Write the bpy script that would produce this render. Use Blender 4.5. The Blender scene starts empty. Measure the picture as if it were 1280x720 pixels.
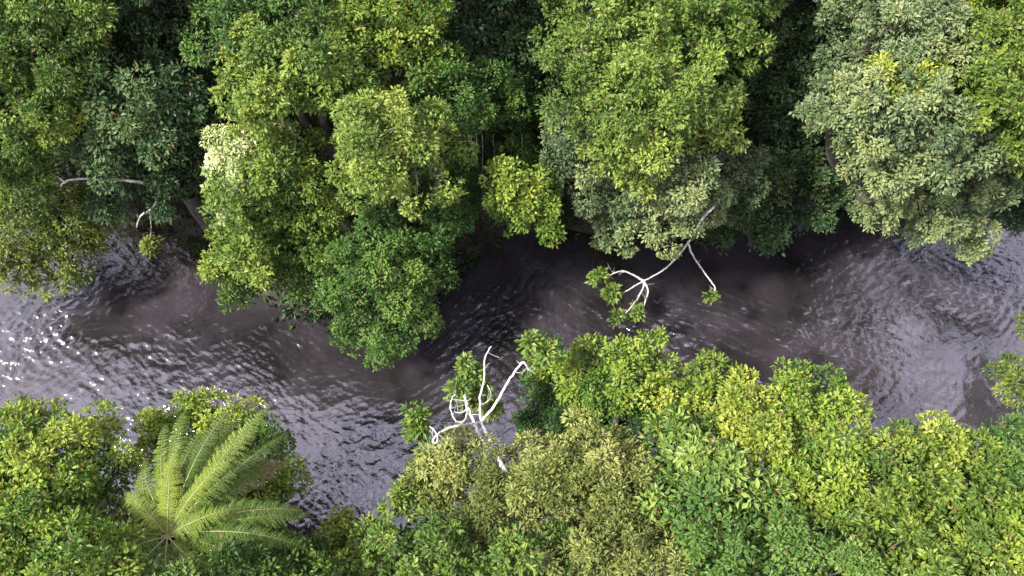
import bpy, math
import numpy as np

R = math.radians
rng = np.random.default_rng(11)
sc = bpy.context.scene
COL = sc.collection

# ------------------------------------------------------------------ camera
H, PITCH, F = 23.0, R(60), 1065.0          # drone height, tilt below the horizon, focal length in px of a 1280 frame
cam_d = bpy.data.cameras.new('camera')
cam = bpy.data.objects.new('camera', cam_d); COL.objects.link(cam)
cam.location = (0, 0, H); cam.rotation_euler = (R(90) - PITCH, 0, 0)
cam_d.sensor_width = 36; cam_d.lens = F / 1280 * 36
cam_d.clip_end = 2000
sc.camera = cam


def P(px, py, z=0.0):
    """the point of the place at height z that the photo shows at px, py"""
    a, b = (px - 640) / F, (360 - py) / F
    d = np.array([a, math.cos(PITCH) + b * math.sin(PITCH), -math.sin(PITCH) + b * math.cos(PITCH)])
    return np.array([0, 0, H]) + d * (z - H) / d[2]


def Q(x, y, z):
    """the inverse of P"""
    v = np.array([x, y, z - H]); fwd = np.array([0, math.cos(PITCH), -math.sin(PITCH)]); up = np.array([0, math.sin(PITCH), math.cos(PITCH)])
    t = v @ fwd
    return 640 + F * x / t, 360 - F * (v @ up) / t


def dist(p):
    return float(np.linalg.norm(np.asarray(p) - np.array([0, 0, H])))


# ------------------------------------------------------------------ object helpers
def link_mesh(name, V, faces_n, FV, mat, parent=None, smooth=True, attrs=None, slots=None):
    """V (n,3); FV flat vertex indices; faces_n verts per face"""
    me = bpy.data.meshes.new(name)
    V = np.asarray(V, np.float32); FV = np.asarray(FV, np.int32).ravel()
    nf = len(FV) // faces_n
    me.vertices.add(len(V)); me.vertices.foreach_set('co', V.ravel())
    me.loops.add(len(FV)); me.loops.foreach_set('vertex_index', FV)
    me.polygons.add(nf)
    me.polygons.foreach_set('loop_start', np.arange(0, nf * faces_n, faces_n, dtype=np.int32))
    me.update(calc_edges=True)
    me.polygons.foreach_set('use_smooth', np.full(nf, smooth))
    for k, (dom, val) in (attrs or {}).items():
        a = me.attributes.new(k, 'FLOAT', dom); a.data.foreach_set('value', np.asarray(val, np.float32))
    me.materials.append(mat)
    me.update()
    o = bpy.data.objects.new(name, me); COL.objects.link(o)
    if parent is not None:
        o.parent = parent
    return o


def tag(o, label=None, cat=None, group=None, kind=None):
    if label: o['label'] = label
    if cat: o['category'] = cat
    if group: o['group'] = group
    if kind: o['kind'] = kind
    return o


def empty(name, loc):
    o = bpy.data.objects.new(name, None); COL.objects.link(o)
    o.location = tuple(float(v) for v in loc); o.empty_display_size = .3
    return o


def unit(a):
    a = np.asarray(a, float)
    return a / np.maximum(np.linalg.norm(a, axis=-1, keepdims=True), 1e-9)


def spline(pts, rad, step=.12):
    """Catmull-Rom through points, evenly refined"""
    pts = np.asarray(pts, float); rad = np.asarray(rad, float)
    p = np.vstack([2 * pts[0] - pts[1], pts, 2 * pts[-1] - pts[-2]])
    out, ro = [], []
    for i in range(1, len(p) - 2):
        n = max(2, int(np.linalg.norm(p[i + 1] - p[i]) / step))
        for t in np.arange(n) / n:
            a, b, c, d = p[i - 1], p[i], p[i + 1], p[i + 2]
            out.append(.5 * (2 * b + (c - a) * t + (2 * a - 5 * b + 4 * c - d) * t * t + (3 * b - a - 3 * c + d) * t ** 3))
            ro.append(rad[i - 1] * (1 - t) + rad[i] * t)
    out.append(p[-2]); ro.append(rad[-1])
    return np.array(out), np.array(ro)


class Tubes:
    def __init__(s): s.V, s.Fc, s.n = [], [], 0

    def add(s, pts, rad, sides=7, step=.15, wob=0.0):
        pts, rad = spline(pts, rad, step)
        if wob:
            pts[1:-1] += rng.normal(0, wob, (len(pts) - 2, 3))
        t = unit(np.gradient(pts, axis=0))
        ref = np.array([.31, .17, .93]); u = unit(np.cross(t, ref)); v = np.cross(t, u)
        a = np.arange(sides) * 2 * math.pi / sides
        rr = rad[:, None] * (1 + .08 * np.sin(3 * a[None] + np.arange(len(pts))[:, None] * .35))
        V = pts[:, None] + rr[..., None] * (np.cos(a)[None, :, None] * u[:, None] + np.sin(a)[None, :, None] * v[:, None])
        m = len(pts)
        i = np.arange(m - 1)[:, None] * sides + np.arange(sides)[None]
        j = np.arange(m - 1)[:, None] * sides + (np.arange(sides)[None] + 1) % sides
        q = np.stack([i, j, j + sides, i + sides], -1).reshape(-1, 4) + s.n
        s.V.append(V.reshape(-1, 3)); s.Fc.append(q); s.n += m * sides

    def build(s, name, mat, parent=None, org=(0, 0, 0)):
        return link_mesh(name, np.vstack(s.V) - np.asarray(org), 4, np.vstack(s.Fc), mat, parent)


# ------------------------------------------------------------------ materials
def new_mat(name):
    m = bpy.data.materials.new(name); m.use_nodes = True
    nt = m.node_tree; nt.nodes.clear()
    out = nt.nodes.new('ShaderNodeOutputMaterial')
    return m, nt, out


def leaf_mat(name, dark, light, young, transl=.26, rough=.5, spec=.28):
    m, nt, out = new_mat(name); N, L = nt.nodes, nt.links
    at = N.new('ShaderNodeAttribute'); at.attribute_name = 'tone'
    rp = N.new('ShaderNodeValToRGB'); e = rp.color_ramp.elements
    e[0].position = .12; e[0].color = (*dark, 1); e[1].position = .95; e[1].color = (*young, 1)
    k = e.new(.52); k.color = (*light, 1)
    e[0].position = .14
    k = e.new(.0); k.color = (.13, .085, .03, 1); k = e.new(.05); k.color = (.09, .07, .022, 1); k = e.new(.07); k.color = (*dark, 1)
    L.new(at.outputs['Fac'], rp.inputs[0])
    b = N.new('ShaderNodeBsdfPrincipled'); b.inputs['Roughness'].default_value = rough
    b.inputs['Specular IOR Level'].default_value = spec
    t = N.new('ShaderNodeBsdfTranslucent')
    h = N.new('ShaderNodeMix'); h.data_type = 'RGBA'; h.blend_type = 'MULTIPLY'; h.inputs[0].default_value = 1
    h.inputs[7].default_value = (1.35, 1.3, .45, 1)
    L.new(rp.outputs[0], b.inputs['Base Color']); L.new(rp.outputs[0], h.inputs[6]); L.new(h.outputs[2], t.inputs[0])
    mx = N.new('ShaderNodeMixShader'); mx.inputs[0].default_value = transl
    L.new(b.outputs[0], mx.inputs[1]); L.new(t.outputs[0], mx.inputs[2]); L.new(mx.outputs[0], out.inputs[0])
    return m


def bark_mat(name, c1, c2, scale=9.0, rough=.85):
    m, nt, out = new_mat(name); N, L = nt.nodes, nt.links
    tc = N.new('ShaderNodeTexCoord')
    nz = N.new('ShaderNodeTexNoise'); nz.inputs['Scale'].default_value = scale; nz.inputs['Detail'].default_value = 6
    L.new(tc.outputs['Object'], nz.inputs[0])
    rp = N.new('ShaderNodeValToRGB'); e = rp.color_ramp.elements
    e[0].position = .35; e[0].color = (*c1, 1); e[1].position = .65; e[1].color = (*c2, 1)
    L.new(nz.outputs['Fac'], rp.inputs[0])
    b = N.new('ShaderNodeBsdfPrincipled'); b.inputs['Roughness'].default_value = rough
    bp = N.new('ShaderNodeBump'); bp.inputs['Strength'].default_value = .4; bp.inputs['Distance'].default_value = .02
    L.new(nz.outputs['Fac'], bp.inputs['Height']); L.new(bp.outputs[0], b.inputs['Normal'])
    L.new(rp.outputs[0], b.inputs['Base Color']); L.new(b.outputs[0], out.inputs[0])
    return m


BARK = bark_mat('brown_bark', (.028, .024, .017), (.085, .075, .058))
PALE = bark_mat('pale_bark', (.25, .235, .22), (.52, .49, .465), 13)
GREYB = bark_mat('grey_bark', (.12, .115, .10), (.34, .32, .29), 9)
TRUNKF = bark_mat('fern_trunk', (.02, .014, .01), (.07, .05, .03), 14)
SOIL = bark_mat('forest_floor', (.010, .008, .006), (.030, .023, .015), 1.7, .95)

# species: leaf material, leaf length, width ratio, tuft radius, leaves per tuft, billow radius, tuft density
SP = {}


def species(k, mat, L=.13, W=.5, rt=.24, n=26, rb=.62, dens=1.0, droop=.25):
    SP[k] = dict(mat=mat, L=L, W=W, rt=rt, n=n, rb=rb, dens=dens, droop=droop)


species('mid', leaf_mat('leaf_mid_green', (.028, .062, .010), (.074, .130, .018), (.17, .225, .036)), L=.115, rt=.19, n=28, rb=.46)
species('small', leaf_mat('leaf_small_green', (.022, .060, .011), (.048, .105, .017), (.105, .17, .03)), L=.092, W=.55, rt=.17, n=28, rb=.44)
species('lime', leaf_mat('leaf_lime', (.050, .090, .014), (.125, .185, .028), (.22, .27, .055)), L=.105, rt=.18, n=28, rb=.42)
species('shade', leaf_mat('leaf_shaded_green', (.018, .042, .015), (.040, .080, .027), (.08, .125, .04)), L=.13, W=.5, rt=.22, n=26, rb=.5, dens=.9)  # shade put into the leaf colour, for trees overshadowed by neighbours
species('silver', leaf_mat('leaf_grey_green', (.046, .078, .032), (.108, .155, .060), (.20, .235, .085), spec=.4), L=.105, W=.48, rt=.17, n=28, rb=.40)
species('gold', leaf_mat('leaf_yellow_green', (.055, .098, .014), (.140, .195, .024), (.265, .29, .045)), L=.112, W=.52, rt=.19, n=28, rb=.42)
species('fresh', leaf_mat('leaf_fresh_green', (.040, .092, .012), (.120, .185, .022), (.215, .265, .036)), L=.11, W=.5, rt=.19, n=28, rb=.42)
species('olive', leaf_mat('leaf_olive', (.078, .102, .022), (.15, .18, .042), (.25, .26, .085)), L=.10, W=.4, rt=.17, n=32, rb=.38)
species('broad', leaf_mat('leaf_pale_broad', (.045, .10, .02), (.12, .185, .035), (.20, .26, .06)), L=.16, W=.46, rt=.24, n=22, rb=.42)
species('thin', leaf_mat('leaf_thin_green', (.045, .08, .014), (.11, .15, .024), (.18, .2, .04)), L=.115, W=.5, rt=.20, n=20, rb=.42, dens=.85)
species('blossom', leaf_mat('cream_blossom', (.17, .25, .07), (.44, .48, .24), (.66, .64, .44), transl=.25), L=.095, W=.6, rt=.16, n=26, rb=.36)
species('cecropia', leaf_mat('leaf_rosette_green', (.042, .085, .015), (.095, .155, .025), (.16, .21, .045)), L=.15, W=.5, rt=.18, n=22, rb=.3)
FROND = leaf_mat('fern_leaf', (.032, .070, .010), (.088, .142, .018), (.19, .23, .035), transl=.3)
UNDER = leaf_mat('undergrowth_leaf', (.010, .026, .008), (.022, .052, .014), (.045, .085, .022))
DRYF = leaf_mat('withered_fern', (.09, .08, .03), (.16, .14, .06), (.24, .2, .11), transl=.2)
RACHIS = bark_mat('fern_rachis', (.08, .09, .02), (.15, .14, .04), 12, .6)


# ------------------------------------------------------------------ the river's edges and the ground
FAR = np.array([P(*q)[:2] for q in [(-700, 120), (-400, 190), (-150, 235), (0, 250), (100, 268), (200, 275), (270, 315), (360, 385), (450, 405), (530, 385), (580, 320),
                                    (630, 292), (720, 285), (830, 285), (930, 262), (1050, 255), (1150, 262), (1280, 258), (1420, 240), (1700, 235), (2000, 240)]])
NEAR = np.array([P(*q)[:2] for q in [(-800, 600), (-300, 570), (-60, 590), (60, 610), (200, 650), (360, 700), (450, 715), (530, 670), (620, 620), (700, 585), (800, 575),
                                     (930, 590), (1060, 640), (1180, 670), (1260, 650), (1330, 580), (1600, 560), (2100, 580)]])


def far_y(x): return np.interp(x, FAR[:, 0], FAR[:, 1])


def near_y(x): return np.interp(x, NEAR[:, 0], NEAR[:, 1])


def bumpy(x, y, s=1.0, seed=0):
    r = np.random.default_rng(seed); h = np.zeros_like(x, dtype=float)
    for i in range(14):
        a = r.uniform(0, 6.28); k = s * r.uniform(.5, 2.4); h += np.sin(x * k * math.cos(a) + y * k * math.sin(a) + r.uniform(0, 6.28)) / (k / s) ** .8
    return h / 5


def ground_z(x, y):
    x = np.asarray(x, float); y = np.asarray(y, float)
    d = np.maximum(y - far_y(x), near_y(x) - y)              # > 0 on land
    d = d + .22 * bumpy(x, y, 2.2, 17)
    z = np.where(d > 0, .75 * (1 - np.exp(-d / .7)) + .06 * np.maximum(d, 0), np.maximum(d * .7, -1.1))
    z = np.minimum(z, 3.5)
    return z + .12 * bumpy(x, y, 1.2, 3)


def axis(a, b, fine0, fine1, st, coarse):
    return np.unique(np.concatenate([np.arange(a, fine0, coarse), np.arange(fine0, fine1, st), np.arange(fine1, b + coarse, coarse)]))


def grid(X, Y, Z, name, mat, attrs=None):
    ny, nx = X.shape
    V = np.stack([X, Y, Z], -1).reshape(-1, 3)
    i = (np.arange(ny - 1)[:, None] * nx + np.arange(nx - 1)[None]).ravel()
    return link_mesh(name, V, 4, np.stack([i, i + 1, i + nx + 1, i + nx], -1), mat, attrs=attrs)


gx = axis(-600, 600, -32, 32, .3, 20); gy = axis(-400, 900, -12, 40, .3, 20)
X, Y = np.meshgrid(gx, gy)
tag(grid(X, Y, ground_z(X, Y), 'ground', SOIL), kind='structure')

# ------------------------------------------------------------------ water: real waves, rougher in the riffles
wx = np.arange(-42, 42, .055); nv = 290
X = np.repeat(wx[None], nv, 0)
v = np.linspace(0, 1, nv)[:, None]
Y = near_y(wx)[None] - 1.2 + v * (far_y(wx) - near_y(wx) + 2.4)[None]


def blob(px, py, r):
    c = P(px, py); return np.exp(-((X - c[0]) ** 2 + ((Y - c[1]) * 1.3) ** 2) / (r * r))


chop = .27 + .54 * blob(30, 420, 4.5) + .42 * blob(230, 470, 3) + .8 * blob(380, 410, .9) + .3 * blob(360, 520, 3) + .55 * blob(560, 400, 2.6) \
    + .5 * blob(760, 380, 2.5) + .85 * blob(1080, 360, 2.8) + .7 * blob(1230, 370, 2.4) + .5 * blob(900, 430, 2) + .1 * blob(1180, 460, 3) + .5 * blob(1290, 330, 2.4) + .4 * blob(450, 590, 2)
chop *= np.clip(1 + .45 * bumpy(X, Y, .9, 8) + .4 * bumpy(X, Y, 2.2, 12), .15, 1.9)
chop *= .5 + .5 * np.clip((far_y(wx)[None] - Y) / 2.4 - .1, 0, 1)       # slack water along the far bank
chop = np.clip(chop, .08, 1.2)
r2 = np.random.default_rng(5)
flow = np.gradient((far_y(wx) + near_y(wx)) / 2, wx)          # slope of the river's middle line
flow = np.convolve(flow, np.ones(60) / 60, 'same')
wX = X + .35 * bumpy(X, Y, .8, 21); wY = Y + .35 * bumpy(X, Y, .8, 22)
h = np.zeros_like(X)
for i in range(110):
    lam = math.exp(r2.uniform(math.log(.19), math.log(1.7)))
    k = 2 * math.pi / lam
    a = r2.normal(.25, 1.0) + (math.pi / 2 if r2.uniform() < .5 else 0)     # crests both along and across the current
    ph = wX * k * math.cos(a) + wY * k * math.sin(a) + r2.uniform(0, 6.28)
    s = np.sin(ph)
    env = .55 + .45 * np.sin(X * r2.uniform(.4, 1.6) + Y * r2.uniform(.4, 1.6) + r2.uniform(0, 6.28))
    h += (1 - np.abs(s)) * env * lam * .0112 * (1.0 if lam < .8 else .6)
h -= h.mean()
h *= chop

m, nt, out = new_mat('river_water'); N, L = nt.nodes, nt.links
tc = N.new('ShaderNodeTexCoord')
n1 = N.new('ShaderNodeTexNoise'); n1.inputs['Scale'].default_value = .5; n1.inputs['Detail'].default_value = 5; n1.inputs['Distortion'].default_value = .6
L.new(tc.outputs['Object'], n1.inputs[0])
rp = N.new('ShaderNodeValToRGB'); e = rp.color_ramp.elements
e[0].position = .34; e[0].color = (.008, .007, .007, 1); e[1].position = .68; e[1].color = (.029, .025, .031, 1)
L.new(n1.outputs['Fac'], rp.inputs[0])
n2 = N.new('ShaderNodeTexNoise'); n2.inputs['Scale'].default_value = 8; n2.inputs['Detail'].default_value = 4; n2.inputs['Distortion'].default_value = .8
L.new(tc.outputs['Object'], n2.inputs[0])
at = N.new('ShaderNodeAttribute'); at.attribute_name = 'chop'
ml = N.new('ShaderNodeMath'); ml.operation = 'MULTIPLY_ADD'; ml.inputs[1].default_value = .35; ml.inputs[2].default_value = .05
L.new(at.outputs['Fac'], ml.inputs[0])
bp = N.new('ShaderNodeBump'); bp.inputs['Distance'].default_value = .06
L.new(n2.outputs['Fac'], bp.inputs['Height']); L.new(ml.outputs[0], bp.inputs['Strength'])
b = N.new('ShaderNodeBsdfPrincipled'); b.inputs['Roughness'].default_value = .07; b.inputs['IOR'].default_value = 1.8
b.inputs['Specular IOR Level'].default_value = .75
sh = N.new('ShaderNodeAttribute'); sh.attribute_name = 'shallow'
mb = N.new('ShaderNodeMix'); mb.data_type = 'RGBA'; mb.inputs[7].default_value = (.026, .018, .012, 1)      # brown bed showing in the shallows
L.new(sh.outputs['Fac'], mb.inputs[0]); L.new(rp.outputs[0], mb.inputs[6])
L.new(mb.outputs[2], b.inputs['Base Color']); L.new(bp.outputs[0], b.inputs['Normal']); L.new(b.outputs[0], out.inputs[0])
shal = np.clip((blob(190, 300, 2.0) + .8 * blob(1115, 515, 1.3) + .6 * blob(20, 480, 1.0) + .5 * blob(380, 600, 1.2)) * (1 + .5 * bumpy(X, Y, 1.5, 9)), 0, 1)
tag(grid(X, Y, h, 'water', m, attrs={'chop': ('POINT', chop.ravel()), 'shallow': ('POINT', shal.ravel())}), kind='structure')


# ------------------------------------------------------------------ foliage
def sphere_dirs(n):
    i = np.arange(n) + rng.uniform(0, 1, n) * .9
    z = 1 - 2 * (i + .05) / n; z = np.clip(z, -1, 1)
    a = i * 2.39996 + rng.uniform(0, 6.28)
    q = np.sqrt(1 - z * z)
    return np.stack([q * np.cos(a), q * np.sin(a), z], -1)


def leaf_quads(pos, ax, nr, Ln, Wd):
    sd = unit(np.cross(nr, ax)); nr = np.cross(ax, sd)
    L_, W_ = Ln[:, None], Wd[:, None]
    V = np.stack([pos, pos + ax * L_ * .48 + sd * W_ * .5 + nr * W_ * .16,
                  pos + ax * L_ - nr * L_ * .12, pos + ax * L_ * .48 - sd * W_ * .5 + nr * W_ * .16], 1)
    return V.reshape(-1, 3)


def tuft_leaves(tc_, tn, sp, tone, k):
    """k leaves round each tuft centre, spreading from its shoot"""
    n = len(tc_)
    c = np.repeat(tc_, k, 0); nn = np.repeat(tn, k, 0)
    rnd = unit(rng.normal(size=(n * k, 3)))
    d = unit(rnd + nn * rng.uniform(.25, 1.1, (n * k, 1)))
    rt = sp['rt'] * np.repeat(rng.uniform(.7, 1.25, n), k)[:, None]
    pos = c + d * rt * rng.uniform(.15, 1.0, (n * k, 1)) ** .6
    ax = unit(d + .35 * rng.normal(size=(n * k, 3)) - np.array([0, 0, sp['droop']]))
    nr = unit(np.array([0, 0, .30]) + nn * 1.0 + .38 * rng.normal(size=(n * k, 3)))
    Ln = sp['L'] * rng.uniform(.65, 1.3, n * k); Wd = Ln * sp['W'] * rng.uniform(.8, 1.2, n * k)
    tn_ = np.clip(np.repeat(tone, k) + rng.normal(0, .14, n * k), .08, 1)
    tn_[rng.uniform(size=n * k) < .022] = .02
    return leaf_quads(pos, ax, nr, Ln, Wd), tn_


def crown_geometry(lobes, sp, dens=1.0):
    """lobes: (centre, (rx,ry,rz), tone bias) -> leaves, and the billow centres the limbs run to"""
    bc, br, bo, bt = [], [], [], []
    for c, r, bias in lobes:
        r = np.asarray(r); rm = r.mean(); rb = min(sp['rb'], rm * .62); bias = bias + rng.normal(0, .09)
        n = max(7, int(2.7 * (rm / rb) ** 2))
        first = len(bc)
        for d in sphere_dirs(int(n * 1.5)):
            if d[2] < -.55 and rng.uniform() < .75: continue
            q = rb * rng.choice([.62, .85, 1.1, 1.5]) * rng.uniform(.85, 1.15)
            p = c + d * (r - q * .75) * rng.uniform(.70, 1.42 if q < rb * .95 else 1.16)
            if any(np.linalg.norm(p - bc[j]) < .72 * (q + br[j]) for j in range(first, len(bc))): continue
            bc.append(p); br.append(q); bo.append(d); bt.append(bias + rng.normal(0, .17))
    bc, br, bo, bt = np.array(bc), np.array(br), np.array(bo), np.array(bt)
    TC, TN, TT = [], [], []
    for i in range(len(bc)):
        n = int(3.3 * (br[i] / sp['rt']) ** 2 * sp['dens'] * dens) + 4
        d = unit(rng.normal(size=(n, 3)) + bo[i] * .7 + np.array([0, 0, .4]))
        p = bc[i] + d * br[i] * rng.uniform(.78, 1.08, (n, 1))
        D = np.linalg.norm(p[:, None] - bc[None], axis=2) / br[None]
        D[:, i] = 9
        keep = D.min(1) > .85
        p, d = p[keep], d[keep]
        TC.append(p); TN.append(unit(d + .25 * bo[i] + np.array([0, 0, .2]))); TT.append(bt[i] + rng.normal(0, .13, len(p)))
    for c, r, bias in lobes:                                  # filler leaves inside the crown, shade darkened into their tone
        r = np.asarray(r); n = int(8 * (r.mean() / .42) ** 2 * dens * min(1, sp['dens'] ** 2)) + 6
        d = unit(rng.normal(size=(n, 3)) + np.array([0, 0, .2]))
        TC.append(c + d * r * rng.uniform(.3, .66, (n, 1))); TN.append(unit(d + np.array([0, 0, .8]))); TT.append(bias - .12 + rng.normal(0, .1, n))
    TC, TN, TT = np.vstack(TC), np.vstack(TN), np.concatenate(TT)
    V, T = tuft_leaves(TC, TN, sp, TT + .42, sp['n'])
    return V, T, bc, br


def leaf_mesh(name, V, T, mat, parent, org):
    return link_mesh(name, V - np.asarray(org), 4, np.arange(len(V)), mat, parent, smooth=False, attrs={'tone': ('FACE', np.clip(T, 0, 1))})


NLEAF = [0]


def tree(name, label, sp, lobes, side='far', base=None, group=None, dens=1.0, flat=.85, extra=None, cat='tree', bark=None, lean=1.0):
    """lobes: (px, py, z, radius in px, tone bias). extra: {part name: (species, lobes)}"""
    def world(ls):
        out = []
        for q in ls:
            c = P(*q[:3]); r = q[3] / F * dist(c)
            out.append((c, (r, r, r * flat), q[4] if len(q) > 4 else 0.0))
        return out
    W = world(lobes); E = {k: (s, world(l)) for k, (s, l) in (extra or {}).items()}
    cs = np.array([w[0] for w in W])
    if base is None:
        bx, by = cs[:, 0].mean(), cs[:, 1].mean()
        if side == 'far': by = max(by + .8 * lean, far_y(bx) + .5)
        else: by = min(by - .4 * lean, near_y(bx) - .5)
    else:
        bx, by = base
    org = np.array([bx, by, float(ground_z(bx, by)) - .05])
    root = empty(name, org)
    tag(root, label, cat, group)
    V, T, bc, br = crown_geometry(W, SP[sp], dens)
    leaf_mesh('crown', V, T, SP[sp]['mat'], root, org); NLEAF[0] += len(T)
    tubes = Tubes()
    top = cs[np.argmax(cs[:, 2])]
    fork = org + (cs.mean(0) - org) * np.array([.55, .55, .55]); fork[2] = org[2] + .5 * (cs[:, 2].mean() - org[2])
    rad = .07 + .022 * (cs[:, 2].max() - org[2]) + .01 * len(cs)
    tubes.add([org - [0, 0, .3], org * .6 + fork * .4 + rng.normal(0, .1, 3) * [1, 1, 0], fork], [rad * 1.35, rad, rad * .8], 9, .25)
    allW = W + [w for s, l in E.values() for w in l]
    for c, r, _ in allW:
        mid = (fork + c) / 2 + rng.normal(0, .15, 3)
        tubes.add([fork, mid, c], [rad * .55, rad * .4, rad * .2], 6, .3)
    for k in range(0, len(bc), 2):
        c = min(allW, key=lambda w: np.linalg.norm(w[0] - bc[k]))[0]
        tubes.add([c, (c + bc[k]) / 2 + rng.normal(0, .08, 3), bc[k]], [rad * .16, .02, .01], 4, .4)
    tubes.build('trunk', bark or BARK, root, org)
    for k, (s, l) in E.items():
        V, T, _, _ = crown_geometry(l, SP[s], dens)
        leaf_mesh(k, V, T, SP[s]['mat'], root, org); NLEAF[0] += len(T)
    return root


GF, GN = 'trees along the far river bank', 'trees along the near river bank'
# ---- far bank, left to right
tree('broadleaf_tree', 'mid green leafy tree at the far left above the pale level branch', 'mid',
     [(20, 125, 7.5, 55, .05), (62, 165, 6.6, 44, .1), (8, 190, 6, 48), (85, 112, 7.4, 30), (-50, 150, 7, 55), (30, 215, 5, 34)], group=GF)
tree('broadleaf_tree', 'shaded grey-green tree set back between the far left tree and the blossoming tree', 'shade',
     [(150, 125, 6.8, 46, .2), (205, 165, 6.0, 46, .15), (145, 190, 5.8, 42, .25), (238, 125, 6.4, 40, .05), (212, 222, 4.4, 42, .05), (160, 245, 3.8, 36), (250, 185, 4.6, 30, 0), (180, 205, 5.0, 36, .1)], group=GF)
tree('overhanging_tree', 'yellowish tree drooping over the water below the pale level branch', 'thin',
     [(15, 245, 3.6, 42, .1), (48, 296, 2.6, 42, .1), (92, 312, 2.0, 32), (18, 322, 2.1, 34, .1), (103, 268, 2.6, 32), (-40, 290, 3, 50), (80, 340, 1.6, 26), (60, 262, 3.2, 36), (110, 300, 2, 26, .1), (40, 340, 1.6, 26, .1)], base=(-14.5, 16.6), group=GF)
tree('blossoming_tree', 'bright green tree with a cream-white blossoming top on the river promontory', 'mid',
     [(335, 250, 5.2, 58, .12), (316, 318, 3.9, 52, .1), (385, 296, 4.0, 50, .05), (352, 212, 6.0, 44, .12), (294, 352, 2.9, 36, .12), (372, 352, 2.4, 38, -.15), (398, 250, 4.6, 38), (296, 300, 4, 34, .15), (380, 190, 6, 34)],
     group=GF, extra={'blossom': ('blossom', [(292, 188, 6.2, 34, .1), (326, 178, 6.3, 28, .05), (280, 216, 5.6, 22, -.1), (352, 184, 6.2, 28, -.25), (308, 215, 5.9, 28, -.25), (292, 244, 5.3, 24, -.4)])})
tree('broadleaf_tree', 'tall lime-topped tree behind the round dark green tree over the river', 'lime',
     [(462, 180, 7.9, 56, .05), (515, 198, 7.4, 56, .05), (440, 215, 6.8, 40), (492, 225, 6.6, 46), (555, 190, 6.6, 36, -.1), (470, 145, 7.6, 26)], group=GF,
     extra={'lower_crown': ('small', [(540, 255, 4.8, 50, -.1), (480, 265, 5, 40, -.1), (570, 235, 4.6, 36)])})
tree('round_tree', 'rounded dark green tree leaning out furthest over the middle of the river', 'small',
     [(478, 342, 3.5, 70, .08), (452, 392, 2.5, 52, .05), (512, 378, 2.6, 52, .05), (532, 325, 3.3, 40), (478, 415, 1.9, 38), (430, 340, 3, 40), (470, 300, 4, 32, .12)], group=GF)
tree('broadleaf_tree', 'leafy green tree behind the cream-blossomed top', 'mid',
     [(305, 122, 7.8, 42, .1), (362, 112, 8.3, 48, .12), (425, 112, 8.1, 42, .08), (330, 80, 8.4, 45), (400, 72, 8.6, 48), (455, 90, 8, 36)], group=GF)
tree('vine_hung_tree', 'dark dense tree hung with vines between the lime-topped tree and the large crown', 'small',
     [(545, 122, 6.8, 48, .05), (590, 118, 6.6, 45, .1), (642, 130, 5.6, 45, -.05), (600, 185, 4.3, 45, -.15), (560, 275, 2.6, 36, -.2), (650, 185, 4.2, 34, -.2), (590, 235, 3, 34, -.2)], group=GF)
tree('riverside_bush', 'small bright green bush at the water edge left of the large crown', 'fresh',
     [(636, 230, 6.0, 27, -.1), (662, 252, 5.7, 26, -.05), (624, 254, 5.5, 20, -.2), (650, 276, 5.0, 20, -.15), (684, 284, 5.0, 16, -.05), (676, 228, 5.6, 16, -.15)], group=GF, cat='bush')
tree('spreading_tree', 'largest crown in mottled yellow-green and grey-green above the far pale limbs', 'silver',
     [(722, 195, 6.0, 44, -.15), (745, 235, 5, 40, -.15), (800, 262, 4.4, 48, .12), (858, 262, 4.2, 44, .05), (762, 268, 4.0, 36, .05), (905, 215, 5.6, 42, 0), (838, 215, 6.4, 50, .1), (700, 165, 6, 28, -.1)], group=GF,
     extra={'upper_crown': ('lime', [(740, 128, 8.4, 48, -.1), (806, 122, 8.9, 56, -.05), (872, 128, 8.5, 50, -.05), (778, 178, 7.4, 52, -.15), (890, 165, 7.6, 36, .1), (800, 228, 6.2, 26, .3), (830, 165, 8.0, 45, -.1)])})
tree('understory_tree', 'deep green shaded tree in the dark gap right of the largest crown', 'shade',
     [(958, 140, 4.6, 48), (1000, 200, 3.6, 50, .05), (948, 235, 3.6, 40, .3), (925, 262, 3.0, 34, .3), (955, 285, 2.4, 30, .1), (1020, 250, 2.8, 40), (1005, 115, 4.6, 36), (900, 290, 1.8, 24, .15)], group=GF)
tree('spreading_tree', 'pale grey-green tree on the right whose lowest sprays hang over the rippled water', 'silver',
     [(1036, 148, 7.8, 42, .1), (1095, 132, 8.3, 46, .05), (1155, 145, 8.2, 50), (1122, 196, 6.9, 48, .05), (1195, 185, 7.2, 46), (1115, 236, 5.4, 30, .12), (1182, 250, 4.8, 48, .12),
      (1222, 246, 4.8, 32, .1), (1148, 290, 3.6, 22, .15), (1212, 298, 3.6, 24, .12), (1060, 180, 7, 26, .1), (1110, 275, 3.8, 22, .15), (1085, 215, 4.6, 30), (1075, 250, 3.2, 30, -.15)], group=GF, lean=3,
     extra={'young_foliage': ('gold', [(1105, 104, 8.6, 26, .1), (1150, 104, 8.7, 20, .1)])})
tree('broadleaf_tree', 'yellow-green tree at the upper right edge beside the pale grey-green tree', 'gold',
     [(1250, 122, 8.8, 44, -.12), (1285, 165, 8, 44, -.12), (1262, 185, 7, 28, -.25), (1310, 110, 8.5, 50), (1335, 190, 6.8, 50)], group=GF)
tree('understory_tree', 'dark low tree at the right edge under the yellow-green tree', 'shade',
     [(1268, 238, 2.8, 36), (1300, 260, 2.4, 40), (1345, 245, 3.2, 46), (1090, 210, 2.2, 34), (1060, 235, 2, 30)], base=(P(1290, 205)[0], P(1290, 205)[1]), group=GF)
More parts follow.
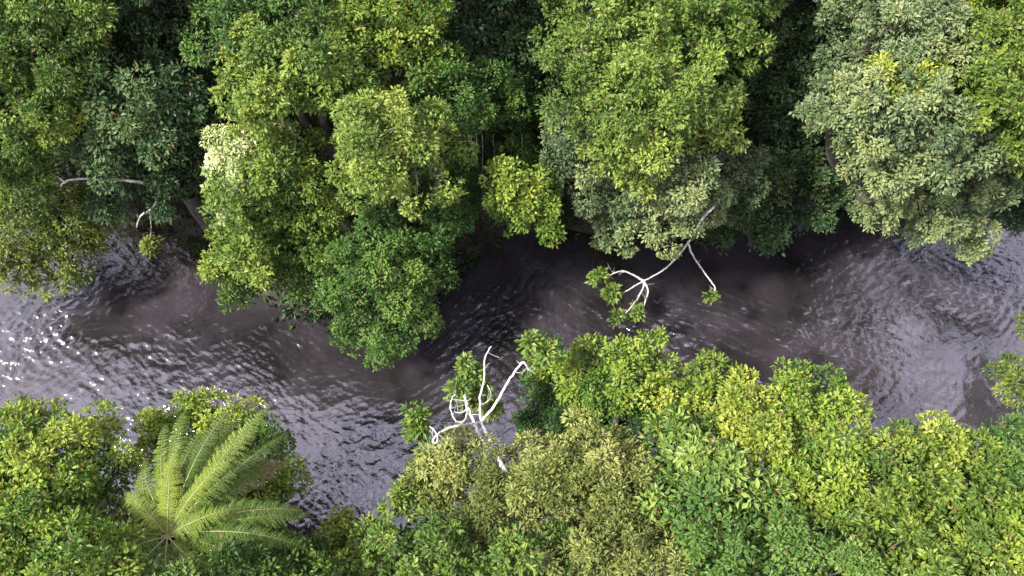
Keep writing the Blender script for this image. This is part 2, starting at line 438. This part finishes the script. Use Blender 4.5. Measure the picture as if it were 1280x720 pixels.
# ---- the row behind, at the top of the view
for label, sp, ls in [
    ('deep green tree furthest left in the back row of the far bank', 'mid', [(-30, 60, 8, 60), (40, 50, 8.2, 55, .05), (90, 20, 8.4, 50), (10, -10, 8.4, 60)]),
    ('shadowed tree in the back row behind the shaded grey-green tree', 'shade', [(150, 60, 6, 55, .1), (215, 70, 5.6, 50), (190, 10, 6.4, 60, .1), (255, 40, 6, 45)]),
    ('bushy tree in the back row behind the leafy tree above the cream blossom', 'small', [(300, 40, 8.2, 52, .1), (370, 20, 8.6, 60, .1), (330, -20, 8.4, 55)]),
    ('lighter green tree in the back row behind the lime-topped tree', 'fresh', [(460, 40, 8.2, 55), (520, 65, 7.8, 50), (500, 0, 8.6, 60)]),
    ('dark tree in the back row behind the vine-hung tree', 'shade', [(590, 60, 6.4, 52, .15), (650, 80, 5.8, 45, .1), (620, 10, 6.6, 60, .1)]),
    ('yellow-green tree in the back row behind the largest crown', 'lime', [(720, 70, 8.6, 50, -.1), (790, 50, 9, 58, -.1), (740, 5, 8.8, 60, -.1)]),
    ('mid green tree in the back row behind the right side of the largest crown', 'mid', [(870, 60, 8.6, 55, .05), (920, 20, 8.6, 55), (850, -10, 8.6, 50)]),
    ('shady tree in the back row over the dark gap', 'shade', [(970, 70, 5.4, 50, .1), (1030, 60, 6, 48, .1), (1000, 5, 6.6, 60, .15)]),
    ('grey-green tree in the back row behind the pale grey-green tree', 'silver', [(1090, 60, 8.4, 52), (1150, 50, 8.6, 55), (1110, 0, 8.6, 55)]),
    ('golden green tree in the back row at the top right corner', 'gold', [(1220, 60, 8.6, 52, -.2), (1280, 40, 8.8, 55, -.15), (1240, 0, 8.8, 55, -.2), (1340, 20, 8.6, 60, -.15)]),
]:
    hx = sum(q[0] for q in ls) / len(ls)                       # added tall tops, out of view, keep sky out of the water's reflection
    x0 = P(hx, 40, 7)[0]; low = []
    for dx, yy, zz, rr in [(-.8, 18.2, 3.4, 64), (.9, 18.5, 4.6, 62), (0, 18.9, 7.4, 70), (0, 19.6, 2.4, 60)]:
        low.append((*Q(x0 + dx, yy, zz), zz, rr, -.05))  # hidden foliage wall added so the river mirrors dark leaves
    tree('broadleaf_tree', label, sp, ls + low + [(hx - 35, -95, 9.8, 62), (hx + 40, -125, 10.4, 66)], group=GF, dens=.8)

# ---- near bank, left to right
tree('leafy_bush', 'bright green bush at the lower left corner beside the tree fern', 'fresh',
     [(38, 532, 5.4, 36, .25), (112, 552, 5.4, 32, .25), (12, 575, 5.6, 46, .1), (80, 590, 5.7, 54, .05), (140, 600, 5, 32, -.1), (40, 640, 5.8, 60), (92, 672, 5.2, 44), (-40, 610, 5.6, 60)], 'near', group=GN, cat='bush')
tree('leafy_bush', 'yellow-green bush crowding behind the fern fronds', 'fresh',
     [(238, 522, 3.9, 34, .15), (290, 530, 3.9, 34, .12), (200, 548, 3.8, 34, .1), (322, 562, 3.7, 34, .1), (345, 604, 3.6, 32), (262, 575, 3.6, 52), (300, 640, 3.6, 55)], 'near', group=GN, cat='bush')
tree('olive_tree', 'tan-olive fine-leaved tree at the foot of the white branching tree', 'olive',
     [(566, 586, 5.4, 44, -.1), (528, 612, 5, 32, -.15), (622, 606, 5.6, 44), (688, 588, 5.8, 46, .1), (735, 562, 5.7, 38, .05), (752, 602, 5.8, 50, .1), (690, 640, 6, 55, .1), (600, 655, 5.6, 50), (775, 640, 5.8, 45)], 'near', group=GN,
     extra={'young_foliage': ('gold', [(548, 582, 5.2, 24, -.1), (512, 625, 5, 22, -.1)])})
tree('broadleaf_tree', 'green tree with dark low skirt reaching into the river beside the white branching tree', 'fresh',
     [(748, 460, 4.2, 34, .0), (806, 444, 4.4, 30, .05), (782, 492, 4.3, 36, -.08), (830, 476, 4.2, 26, 0), (722, 492, 3.6, 30, -.1), (700, 462, 3.6, 16, -.1), (810, 520, 4.0, 30, -.15)], 'near', group=GN,
     extra={'lower_crown': ('small', [(676, 478, 2.2, 36, -.15), (664, 530, 2.0, 30, -.2), (740, 528, 2.8, 36, -.1), (700, 515, 2.4, 34, -.15), (770, 560, 2.6, 36, -.1), (690, 445, 2.2, 22, -.2)])})
tree('golden_tree', 'brightest yellow tree in the middle of the near bank', 'gold',
     [(852, 506, 5.0, 40, -.15), (896, 480, 5.2, 34, -.1), (924, 506, 5.7, 36, .4), (946, 560, 5.9, 36, .4), (880, 535, 5, 40, -.2), (918, 536, 5.6, 28, .4)], 'near', group=GN)
tree('broad_leaved_tree', 'pale fresh green tree with larger leaves below the brightest yellow tree', 'broad',
     [(858, 578, 5.9, 46, .1), (906, 596, 6.1, 50, .1), (838, 622, 5.8, 40), (880, 650, 6.2, 55), (935, 640, 6, 45)], 'near', group=GN)
tree('leafy_tree', 'bright green tree with a pointed crown right of the brightest yellow tree', 'fresh',
     [(1000, 498, 5.4, 38, .2), (1042, 518, 5.4, 36, .2), (976, 530, 5.4, 36, .2), (1028, 566, 5.6, 50, .2), (985, 600, 5.6, 48, .2), (1050, 620, 5.8, 50, .15)], 'near', group=GN)
tree('leafy_tree', 'yellow-green tree on the near bank below the dark patch of water', 'gold',
     [(1112, 570, 5.5, 42, -.25), (1165, 572, 5.6, 42, -.1), (1208, 592, 5.5, 36, -.15), (1092, 610, 5.7, 42, -.25), (1150, 625, 5.8, 55, -.2), (1220, 645, 5.8, 45, -.25)], 'near', group=GN)
tree('leafy_tree', 'green tree filling the lower right corner', 'small',
     [(1272, 560, 5.0, 36, .2), (1296, 600, 5.3, 56, .25), (1252, 628, 5.5, 38, .3), (1316, 540, 4, 30), (1340, 560, 5, 50), (1285, 670, 5.6, 55, .2)], 'near', group=GN)
tree('riverside_bush', 'small thin bush trailing in the water at the right edge', 'thin',
     [(1256, 462, .8, 12), (1274, 484, 1.2, 18), (1302, 462, 1.6, 28), (1284, 408, 1.4, 9)], 'near', base=(P(1350, 560)[0], P(1350, 560)[1]), group=GN, cat='bush')
tree('leafy_bush', 'small yellow-green bush in the bay between tree fern and olive tree', 'gold',
     [(428, 664, 3.0, 22, .1), (468, 680, 3.2, 26), (400, 702, 3.2, 32), (450, 715, 3.6, 40)], 'near', base=(P(430, 760)[0], P(430, 760)[1]), group=GN, cat='bush')
for label, sp, ls in [
    ('green tree below the lower left bush', 'fresh', [(20, 700, 6, 60), (90, 725, 6.2, 60), (148, 718, 5.9, 42), (-50, 700, 6, 60)]),
    ('dense green tree below the fern', 'mid', [(340, 712, 4.0, 50), (286, 722, 5.4, 40), (228, 738, 6.0, 46), (370, 745, 4.4, 50)]),
    ('mid green tree below the tan-olive tree', 'mid', [(540, 705, 6, 60), (610, 725, 6.2, 60), (670, 705, 6.2, 50)]),
    ('olive tree behind the tan-olive tree toward the drone', 'olive', [(740, 700, 6.3, 55), (800, 715, 6.3, 55), (830, 690, 6, 40)]),
    ('lush green tree below the pale broad-leaved tree', 'small', [(900, 715, 6.5, 60, .2), (970, 690, 6.4, 55, .2), (1030, 720, 6.4, 60, .2)]),
    ('golden green tree below the yellow-green tree', 'gold', [(1100, 700, 6.4, 60, -.2), (1170, 715, 6.4, 60, -.2)]),
    ('bright tree below the lower right corner tree', 'fresh', [(1240, 720, 6.2, 55), (1310, 715, 6.2, 60)]),
]:
    tree('leafy_tree', label, sp, ls, 'near', group=GN, dens=.8)


# ------------------------------------------------------------------ pale branching trees with leaf rosettes
def rosettes(spots, sp, parent, org, name='leaf_cluster'):
    for px, py, z, r in spots:
        c = P(px, py, z); rr = r / F * dist(c)
        n = max(4, int(16 * (rr / .35) ** 2)); s = dict(SP[sp]); s['L'] = min(SP[sp]['L'], .09 + rr * .25)
        d = unit(rng.normal(size=(n, 3)) + np.array([0, 0, .5]))
        V, T = tuft_leaves(c + d * rr * rng.uniform(.1, .52, (n, 1)) * [1, 1, .75], unit(d + [0, 0, .6]), s, rng.normal(.5, .15, n), s['n'])
        leaf_mesh(name, V, T, s['mat'], parent, c); o = parent.children[-1] if parent.children else None
        bpy.data.objects[COL.objects[-1].name].location = tuple(c - org)


def pale_tree(name, label, base, limbs, spots, mat, sp='cecropia', group=None, cat='tree'):
    """limbs[0] is the trunk; limbs are lists of (px, py, z) with start and end radius"""
    org = np.array([base[0], base[1], float(ground_z(*base)) - .05])
    root = empty(name, org); tag(root, label, cat, group)
    for i, (pts, r0, r1) in enumerate(limbs):
        t = Tubes(); W = [P(*p) for p in pts]
        if i == 0: W = [org - [0, 0, .2], (org * .4 + W[0] * .6) + [0, 0, .2]] + W
        t.add(W, np.linspace(r0, r1, len(W)), 8, .06, .006)
        for f in (.45, .62, .8, .93) if i else ():               # fine side twigs
            g = int(f * (len(W) - 1)); a = W[g] * .5 + W[min(g + 1, len(W) - 1)] * .5
            dr = unit(rng.normal(size=3) + [0, 0, .5]) * rng.uniform(.12, .32)
            t.add([a, a + dr * .5 + rng.normal(0, .02, 3), a + dr + rng.normal(0, .05, 3)], [r1 * .5, r1 * .38, .003], 4, .08)
        t.build('trunk' if i == 0 else 'branch', mat, root, org)
    rosettes(spots, sp, root, org)
    return root


pale_tree('white_branching_tree', 'white forked tree with curling bare branches leaning from the near bank over the river', P(655, 650)[:2] + [0, -.3], [
    ([(633, 592, 5.9), (619, 565, 5.6), (611, 547, 5.4), (601, 528, 5.2)], .07, .036),
    ([(619, 565, 5.6), (603, 551, 5.5), (593, 529, 5.4), (585, 508, 5.5), (580, 494, 5.6)], .042, .024),
    ([(601, 528, 5.2), (600, 497, 5.6), (605, 476, 5.9), (606, 448, 6.2), (614, 433, 6.3)], .028, .011),
    ([(601, 528, 5.2), (622, 501, 5.5), (636, 476, 5.8), (652, 454, 6), (657, 455, 6), (661, 463, 5.8)], .033, .015),
    ([(601, 528, 5.2), (586, 530, 5.6), (572, 532, 5.9), (554, 538, 6.0), (544, 546, 6), (541, 552, 6), (545, 554, 6.05), (547, 547, 6.1), (544, 539, 6.15), (537, 533, 6.2)], .028, .012),
    ([(582, 502, 5.5), (584, 517, 5.4), (579, 527, 5.2), (570, 526, 5.1), (563, 512, 5.2), (565, 499, 5.4), (570, 490, 5.5)], .021, .011),
    ([(582, 502, 5.5), (583, 512, 5.6), (576, 516, 5.5), (569, 515, 5.4)], .018, .01),
    ([(600, 505, 5.5), (609, 503, 5.4), (614, 493, 5.4), (609, 481, 5.5)], .016, .008),
], [(581, 456, 5.5, 13), (592, 470, 5.2, 18), (603, 486, 4.8, 16), (574, 486, 5.3, 13), (592, 498, 4.4, 16), (614, 512, 3.6, 14), (521, 514, 4.9, 13), (523, 532, 4.6, 16), (517, 545, 4.4, 11), (662, 430, 5.9, 14), (684, 440, 5.7, 17), (672, 444, 5.4, 14)], PALE)

pale_tree('pale_limbed_tree', 'slender pale tree reaching from under the largest crown low over the dark water', P(915, 225)[:2], [
    ([(892, 258, 5.4), (878, 274, 4.8), (860, 304, 3.7), (850, 317, 3.1), (830, 337, 2.3), (805, 351, 2.2), (779, 366, 2.0)], .042, .015),
    ([(805, 351, 2.2), (786, 341, 2.4), (775, 339, 2.5), (761, 345, 2.5)], .03, .014),
    ([(805, 351, 2.2), (810, 365, 2.3), (803, 386, 2.3)], .032, .014),
    ([(805, 353, 2.2), (804, 360, 2.2), (793, 379, 2.3), (778, 396, 2.3)], .03, .014),
    ([(860, 304, 3.7), (866, 319, 3.2), (880, 340, 2.5), (893, 358, 2.5), (894, 367, 2.4)], .028, .014),
], [(749, 346, 2.5, 12), (764, 366, 2.1, 12), (771, 397, 2.2, 8), (796, 388, 2.2, 9), (888, 368, 2.3, 7)], PALE)

pale_tree('bare_branch', 'pale bare branch lying nearly level across the shade at the far left', P(232, 236, 2.0)[:2], [
    ([(222, 233, 4.2), (196, 229, 4.8), (177, 228, 5.2), (150, 225, 5.4), (128, 224, 5.5), (93, 224, 5.6), (80, 228, 5.6), (76, 233, 5.6)], .055, .022),
    ([(80, 228, 5.6), (75, 223, 5.7), (67, 219, 5.7)], .024, .012)], [], GREYB, cat='branch')
pale_tree('bare_branch', 'crooked dead branch dangling over the dark water between far left trees and promontory', P(205, 225)[:2], [
    ([(196, 250, 4.3), (193, 257, 4.4), (186, 264, 4.3), (177, 269, 4.1), (172, 279, 3.8), (171, 284, 3.7)], .05, .014),
    ([(186, 264, 4.3), (189, 280, 3.4), (188, 300, 2.4)], .02, .01)], [(189, 306, 2.3, 13), (186, 312, 2.0, 10)], GREYB, sp='thin', cat='branch')
pale_tree('bare_branch', 'thin grey branch poking out of the drooping yellowish foliage', P(138, 280, 2.0)[:2], [
    ([(132, 274, 2.6), (120, 275, 2.9), (109, 277, 3.1), (92, 280, 3.2), (74, 282, 3.2)], .03, .012),
    ([(92, 280, 3.2), (86, 270, 3.3), (78, 265, 3.3)], .014, .007)], [], GREYB, cat='branch')

# vines hanging in front of the dark gap at (600,170)
vt = [o for o in COL.objects if o.name.startswith('vine_hung_tree')][0]; vo = np.array(vt.location)
for px, z0, z1 in [(596, 5.6, 2.6), (603, 5.4, 2.2), (588, 5.8, 3.4), (617, 5.2, 2.6), (640, 5.0, 2.4), (652, 5.2, 3)]:
    t = Tubes(); a = P(px, 150, z0)
    a[1] -= .5
    t.add([a, a + [rng.normal(0, .1), -.15, (z1 - z0) * .5], a + [rng.normal(0, .2), -.1, z1 - z0]], [.016, .013, .008], 5, .2, .01)
    t.build('vine', GREYB, vt, vo)

# ------------------------------------------------------------------ tree fern
fc = P(210, 670, 5.4); org = np.array([fc[0], fc[1] - .1, float(ground_z(fc[0], fc[1])) - .05])
fern = empty('tree_fern', org); tag(fern, 'tree fern with arching feathery fronds between the two lower left bushes', 'tree fern', GN)
t = Tubes(); t.add([org - [0, 0, .2], (org + fc) / 2 + [.05, 0, 0], fc - [0, 0, .1]], [.16, .13, .11], 12, .2, .008); t.build('trunk', TRUNKF, fern, org)


def frond(az, length, rise, droop, tone, wid=.36, mat=None):
    hd = np.array([math.cos(az), math.sin(az), 0])
    s = np.linspace(0, 1, 9)
    pts = fc + hd * (length * (s - .12 * s ** 3))[:, None] + np.array([0, 0, 1]) * (rise * s * 2.0 - droop * s ** 2 * 2.0)[:, None] * length * .5
    side0 = np.array([-hd[1], hd[0], 0]); pts += side0 * (rng.normal(0, .13) * s ** 2 * length)[:, None]
    rp_, rr_ = spline(pts, np.linspace(.022, .005, 9), .062)
    t = Tubes(); t.add(pts, np.linspace(.024, .005, 9), 5, .15); fo = t.build('frond', RACHIS, fern, org)
    tg = unit(np.gradient(rp_, axis=0)); n = len(rp_)
    V, T = [], []
    for sgn in (-1, 1):
        u = np.arange(n) / (n - 1)
        sel = u > .08
        c, g, u_ = rp_[sel], tg[sel], u[sel]
        sd = unit(np.cross(g, [0, 0, 1])) * sgn; up = unit(np.cross(sd, g) * sgn)
        Lp = wid * np.clip(np.sin(np.pi * np.clip(u_ * .92 + .08, 0, 1)) ** .75, .1, 1) * rng.uniform(.68, 1.15, len(c))
        ax = unit(sd + g * .42 + up * .12 + rng.normal(0, .09, c.shape))
        # each pinna: a row of small leaflets along it, bending down to its tip
        m = 9
        for k in range(m):
            f0 = k / m
            p0 = c + ax * (Lp * f0)[:, None] - np.array([0, 0, .6]) * (Lp * f0 ** 2)[:, None]
            a2 = unit(ax - np.array([0, 0, .7 * f0]))
            for q in (-1, 1):
                la = unit(a2 * .75 + g * q * .65)
                ln = (.17 * Lp * (1 - .55 * f0) + .02) * rng.uniform(.75, 1.2, len(c))
                V.append(leaf_quads(p0, la, up, ln, ln * .5)); T.append(tone + rng.normal(0, .10, len(c)) + .05 * f0)
    leaf_mesh('leaflet', np.vstack(V), np.concatenate(T), mat or FROND, fo, (0, 0, 0)).location = tuple(-org)
    o = fo.children[0]; o.location = tuple(-org)


FAN = [(104, 2.9, .50, .46, .55), (117, 2.4, .5, .55, .4), (94, 3.2, .46, .42, .30), (83, 3.5, .42, .40, .48), (73, 3.4, .46, .42, .2), (64, 3.8, .38, .38, .45), (55, 3.6, .44, .42, .62), (46, 3.7, .34, .40, .22),
       (37, 3.3, .36, .44, .4), (27, 3.4, .28, .42, .30), (13, 3.1, .3, .48, .42), (-6, 2.6, .3, .55, .45), (142, 2.1, .35, .55, .5), (170, 2.1, .35, .6, .45), (205, 2.2, .35, .6, .45), (240, 2.3, .35, .6, .4),
       (280, 2.4, .35, .6, .4), (320, 2.4, .35, .6, .5), (97, 2.0, .8, .5, .75), (60, 2.3, .8, .5, .7), (128, 1.5, .85, .55, .7), (20, 1.9, .85, .55, .6), (78, 1.5, .95, .5, .8), (40, 2.2, .7, .5, .3),
       (110, 2.7, .36, .5, .2), (90, 2.9, .32, .5, .25), (69, 3.1, .28, .46, .35), (51, 3.0, .5, .5, .5), (22, 2.8, .45, .55, .5), (4, 3.0, .4, .5, .3), (133, 2.3, .5, .55, .6)]
for az, ln, rise, dr, tn in FAN:
    frond(R(az + rng.normal(0, 4)), ln * rng.uniform(.82, 1.04), rise, dr * rng.uniform(.95, 1.3), tn, rng.uniform(.24, .35))
for az, ln in [(68, 3.3), (33, 3.0), (100, 2.6), (50, 3.1)]:                                       # withered fronds
    frond(R(az + rng.normal(0, 4)), ln, .26, .55, .5, .24, DRYF)

# ------------------------------------------------------------------ undergrowth covering the banks
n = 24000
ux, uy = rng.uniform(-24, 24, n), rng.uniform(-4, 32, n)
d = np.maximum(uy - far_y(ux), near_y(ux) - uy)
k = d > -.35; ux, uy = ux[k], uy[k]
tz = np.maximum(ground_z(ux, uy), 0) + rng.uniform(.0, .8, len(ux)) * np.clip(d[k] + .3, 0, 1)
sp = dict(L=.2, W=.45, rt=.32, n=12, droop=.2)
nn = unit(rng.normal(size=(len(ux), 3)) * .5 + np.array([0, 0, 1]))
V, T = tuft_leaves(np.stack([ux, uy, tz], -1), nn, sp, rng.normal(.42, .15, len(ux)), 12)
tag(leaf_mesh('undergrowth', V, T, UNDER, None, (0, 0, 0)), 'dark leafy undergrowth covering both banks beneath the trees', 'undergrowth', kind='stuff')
print('LEAVES', NLEAF[0])

# ------------------------------------------------------------------ light
SUN = unit(np.array([-.85, -.32, 1.10]))          # direction towards the sun
el = math.asin(SUN[2]); az = math.atan2(SUN[0], SUN[1])
w = bpy.data.worlds.new('World'); sc.world = w; w.use_nodes = True
N, L = w.node_tree.nodes, w.node_tree.links; N.clear()
out = N.new('ShaderNodeOutputWorld'); bg = N.new('ShaderNodeBackground')
sky = N.new('ShaderNodeTexSky'); sky.sky_type = 'NISHITA'; sky.sun_disc = False
sky.sun_elevation = el; sky.sun_rotation = az; sky.air_density = 1.2; sky.dust_density = 2.0
tcw = N.new('ShaderNodeTexCoord')
nz = N.new('ShaderNodeTexNoise'); nz.inputs['Scale'].default_value = 2.6; nz.inputs['Detail'].default_value = 6; nz.inputs['Distortion'].default_value = .4
L.new(tcw.outputs['Generated'], nz.inputs[0])
cr = N.new('ShaderNodeValToRGB'); cr.color_ramp.elements[0].position = .34; cr.color_ramp.elements[1].position = .58
L.new(nz.outputs['Fac'], cr.inputs[0])
mxw = N.new('ShaderNodeMix'); mxw.data_type = 'RGBA'; mxw.inputs[7].default_value = (8.6, 7.7, 9.6, 1)
L.new(cr.outputs[0], mxw.inputs[0]); L.new(sky.outputs[0], mxw.inputs[6])
L.new(mxw.outputs[2], bg.inputs[0]); bg.inputs[1].default_value = .092
L.new(bg.outputs[0], out.inputs[0])
sd = bpy.data.lights.new('sun', 'SUN'); sd.energy = 4.1; sd.angle = R(6.0); sd.color = (1, .95, .85)
so = bpy.data.objects.new('sun', sd); COL.objects.link(so)
so.rotation_euler = (math.pi / 2 - el, 0, math.atan2(SUN[1], SUN[0]) + math.pi / 2)
so.location = (-20, 5, 45)

sc.view_settings.view_transform = 'Standard'
sc.view_settings.look = 'None'; sc.view_settings.gamma = 1.0; sc.view_settings.use_curve_mapping = False
sc.view_settings.exposure = 1.85
sc.render.engine = 'CYCLES'
cy = sc.cycles
cy.max_bounces = 5; cy.diffuse_bounces = 3; cy.glossy_bounces = 2; cy.transmission_bounces = 3; cy.transparent_max_bounces = 2
cy.use_denoising = True; cy.sample_clamp_indirect = 4
